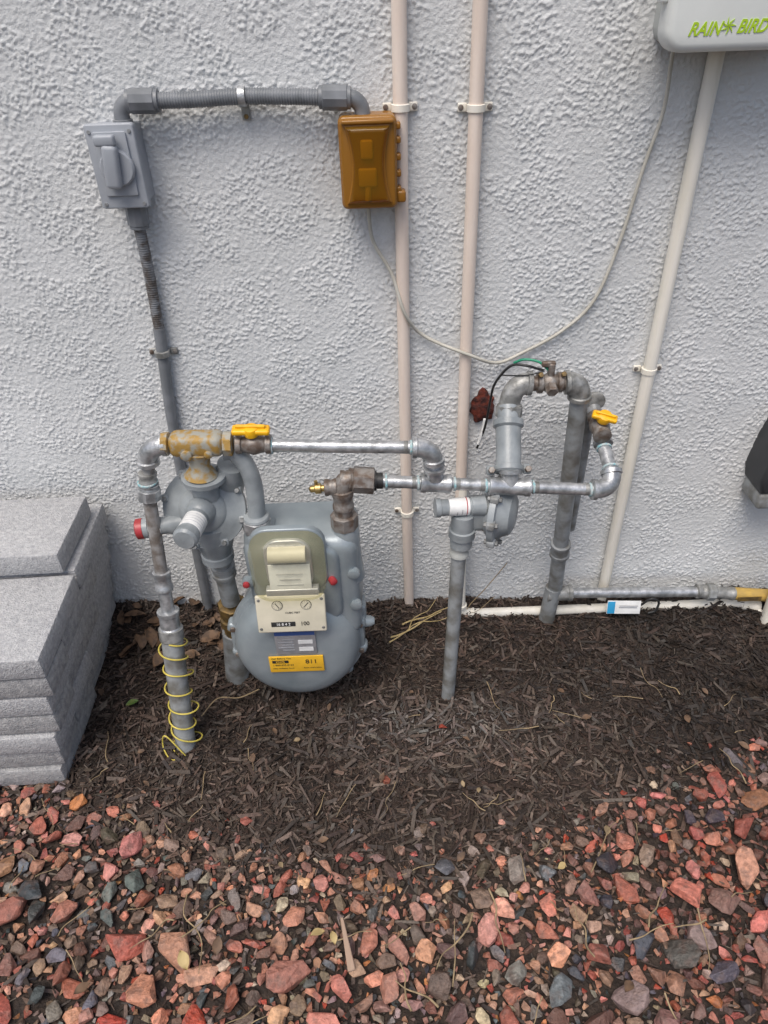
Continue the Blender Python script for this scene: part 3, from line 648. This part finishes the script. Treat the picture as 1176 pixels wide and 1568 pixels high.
rbox("label_block",P(-.268,fd+.0018,.232),(.040,.001,.009),0,ink,g);text("label_dig","DIG",P(-.268,fd+.0028,.232),.008,ylab,g,ext=.0002,sx=1.6)
text("label_phone","1-800-555-0123",P(-.262,fd+.0018,.2195),.008,ink,g,ext=.0002)
text("label_text_small","Utility Notification Center",P(-.262,fd+.0018,.208),.0050,ink,g,ext=.0002)
text("label_number","811",P(-.192,fd+.0022,.230),.020,ink,g,ext=.0003)
text("label_footer","Know what's below",P(-.190,fd+.0018,.208),.0055,ink,g,ext=.0002)
lathe("drain_plug",P(mx+.165,.33,.27),Vector((1,0,0)),[(0,.016),(.02,.014),(.03,.009)],meterp,g)
rbox("side_rib",P(mx+.160,.31,.29),(.03,.05,.07),.008,meterp,g)
# ------------------------------------------------------------ right regulator
g=group("gas_regulator")
cx=P(.262,.30,.580);axd=Vector((.93,-.36,.02)).normalized()
lathe("diaphragm_case",cx-axd*.045,axd,[(0,.03),(.006,.045),(.02,.052),(.034,.066),(.036,.080),(.043,.081),(.050,.080),(.052,.068),(.064,.056),(.078,.050),(.086,.035),(.088,0)],greyp,g,48)
s,u=frame(axd)
for k in range(8):
    an=k*math.pi/4+.2;q=cx+s*math.cos(an)*.077+u*math.sin(an)*.077
    rbox("flange_lug",q,(.020,.024,.018),.005,greyd,g,Matrix((axd,s,u)).transposed());nut("flange_bolt",q+axd*.009,q+axd*.016,.006,galvd,g);nut("flange_bolt",q-axd*.009,q-axd*.016,.006,galvd,g)
rbox("body_block",P(.215,.315,.590),(.075,.055,.080),.018,greyp,g)
lathe("vent_arm",P(.225,.325,.618),Vector((-1,-.1,.05)),[(0,.024),(.03,.022),(.032,.019),(.10,.019),(.101,.022),(.112,.022)],greyp,g,24)
lathe("vent_label",P(.190,.3285,.620),Vector((-1,-.1,.05)),[(0,.019),(.001,.0205),(.046,.0205),(.047,.019)],whitep,g,24)
for k in range(3):lathe("label_print",P(.184-.011*k,.329+.001*k,.6205),Vector((-1,-.1,.05)),[(0,.0205),(.0003,.0208),(.002,.0208),(.0023,.0205)],badge if k else red,g,24)
lathe("outlet",P(.178,.33,.60),Vector((-.02,0,-1)),[(0,.026),(.03,.027),(.04,.027),(.042,.031),(.062,.031),(.066,.026),(.09,.026),(.092,.024)],greyp,g,24)
fitting("outlet_coupling",P(.174,.33,.515),P(.172,.332,.480),.0215,mat("grey_fitting",(.36,.37,.35),(.42,.43,.41),.5,0,30),g)
pipe("vent_pipe",P(.172,.332,.485),P(.156,.352,-.04),.0175,greyd,g)
lathe("inlet_tower",P(.277,.305,.69),Vector((.06,.72,.70)).normalized(),[(0,.030),(.004,.034),(.014,.034),(.016,.028),(.05,.028),(.10,.028),(.105,.034),(.118,.034),(.12,.024),(.15,.024)],greyp,g,28)
for x_ in(-.04,.04):
    rbox("tower_lug",P(.278+x_,.30,.695),(.02,.02,.02),.006,greyp,g);nut("tower_bolt",P(.278+x_,.31,.70),P(.278+x_,.318,.708),.008,rustb,g)
# ------------------------------------------------------------ loop near wall
g=group("wall_gas_loop")
elbow("elbow_left",P(.289,.195,.790),P(.290,.180,.845),P(.335,.18,.842),.0235,galvd,g)
nut("tower_nut",P(.287,.205,.772),P(.289,.196,.797),.030,galvd,g,8)
pipe("nipple_a",P(.330,.18,.842),P(.42,.18,.840),.017,rustb,g)
elbow("elbow_right",P(.412,.18,.841),P(.448,.18,.842),P(.450,.175,.800),.0235,galvd,g)
pipe("down_pipe",P(.450,.175,.805),P(.492,.085,.13),.0205,greyd,g)
pipe("second_down_pipe",P(.505,.10,.735),P(.515,.06,.33),.0145,greyd,g)
elbow("second_elbow",P(.505,.105,.72),P(.503,.10,.765),P(.503,.135,.765),.019,galvd,g)
fitting("coupling_mid",P(.481,.110,.32),P(.485,.10,.268),.026,greyd,g)
fitting("tee_bottom",P(.470,.083,.105),P(.545,.082,.103),.0235,galvd,g)
pipe("tee_leg",P(.488,.085,.13),P(.480,.082,-.03),.0235,greyd,g)
pipe("bottom_run",P(.54,.082,.102),P(.93,.082,.088),.0150,galv,g)
fitting("bottom_union",P(.915,.082,.090),P(.945,.082,.088),.020,galvd,g)
nut("bottom_nut",P(.945,.082,.088),P(.970,.082,.085),.027,greyd,g,8)
fitting("bottom_adapter",P(.970,.082,.085),P(1.03,.082,.075),.019,galvd,g)
v=group("gas_shutoff_valve")
lathe("body",P(.348,.18,.842),Vector((1,0,0)),[(0,.018),(.002,.023),(.012,.023),(.014,.017),(.024,.022),(.034,.022),(.044,.017),(.046,.023),(.056,.023),(.058,.018)],rustb,v,12)
rbox("lock_wing",P(.377,.18,.873),(.014,.020,.034),.004,rustb,v);rbox("lock_wing_upper",P(.370,.18,.887),(.030,.012,.012),.003,rustb,v)
nut("tail_nut",P(.377,.195,.842),P(.377,.215,.835),.014,rustb,v)
for x_ in(.352,.402):nut("flange_stud",P(x_,.19,.865),P(x_,.20,.872),.006,brassd,v)
g=group("flexible_gas_tubing")
pipe("yellow_tubing",P(1.02,.082,.077),P(1.20,.082,.055),.019,mat("dull_yellow_jacket",(.50,.33,.08),(.42,.28,.08),.5,0,50,.2),g);
rbox("tubing_tag",P(1.07,.103,.071),(.07,.001,.016),0,brassd,g)
g=group("wall_penetration_sealant")
bm=bmesh.new();bmesh.ops.create_icosphere(bm,subdivisions=3,radius=1)
for v_ in bm.verts:
    c_=v_.co;n_=1+.18*math.sin(5*c_.x+3*c_.z)+.12*math.sin(9*c_.z-4*c_.x);v_.co=Vector((.262+c_.x*.030*n_,-.008+c_.y*.012,.695+c_.z*.045*n_))
me=bpy.data.meshes.new("foam");bm.to_mesh(me);bm.free();me.materials.append(redfoam);o=bpy.data.objects.new("foam",me);COL.objects.link(o);o.parent=g
g=group("tracer_wire_bundle")
tube("black_tube",[P(.248,.03,.585),P(.262,.05,.66),P(.262,.10,.76),P(.265,.13,.82),P(.29,.16,.875),P(.32,.18,.885),P(.36,.18,.872)],.0030,black,g,8)
tube("green_wire",[P(.30,.15,.878),P(.32,.16,.890),P(.35,.17,.888),P(.372,.18,.872)],.0030,gw,g,8)
tube("black_wire",[P(.275,.13,.84),P(.30,.18,.862),P(.33,.19,.868),P(.36,.19,.875)],.0015,black,g,6)
tube("white_tag",[P(.262,.04,.675),P(.258,.04,.64),P(.250,.035,.60)],.0045,whitep,g,8)
# tag hanging on the low steel pipe
g=group("pipe_tag")
tr=Matrix.Rotation(.06,3,'Y')@Matrix.Rotation(-.35,3,'X')
rbox("tag",P(.700,.105,.058),(.100,.0015,.042),.0006,whitep,g,tr)
rbox("tag_blue",P(.662,.1065,.060),(.022,.0012,.038),.0004,mat("cyan_ink",(.03,.3,.55),None,.5),g,tr)
for k in range(3):rbox("tag_line",P(.712,.1068+.002*(1-k),.066-.009*k),(.055,.0008,.002),0,badgel,g,tr)
tube("tag_tie",[P(.752,.10,.060),P(.775,.105,.088),P(.80,.105,.075),P(.795,.11,.045),P(.775,.11,.035)],.0035,black,g,8)
# dark enclosure at right
g=group("utility_enclosure")
prism("body",[(.985,.49),(.995,.58),(1.02,.69),(1.3,.71),(1.3,.44),(.995,.45)],0,.10,darkpl,g,.01)
rbox("flange",P(1.06,.05,.425),(.13,.10,.05),.01,greyd,g)
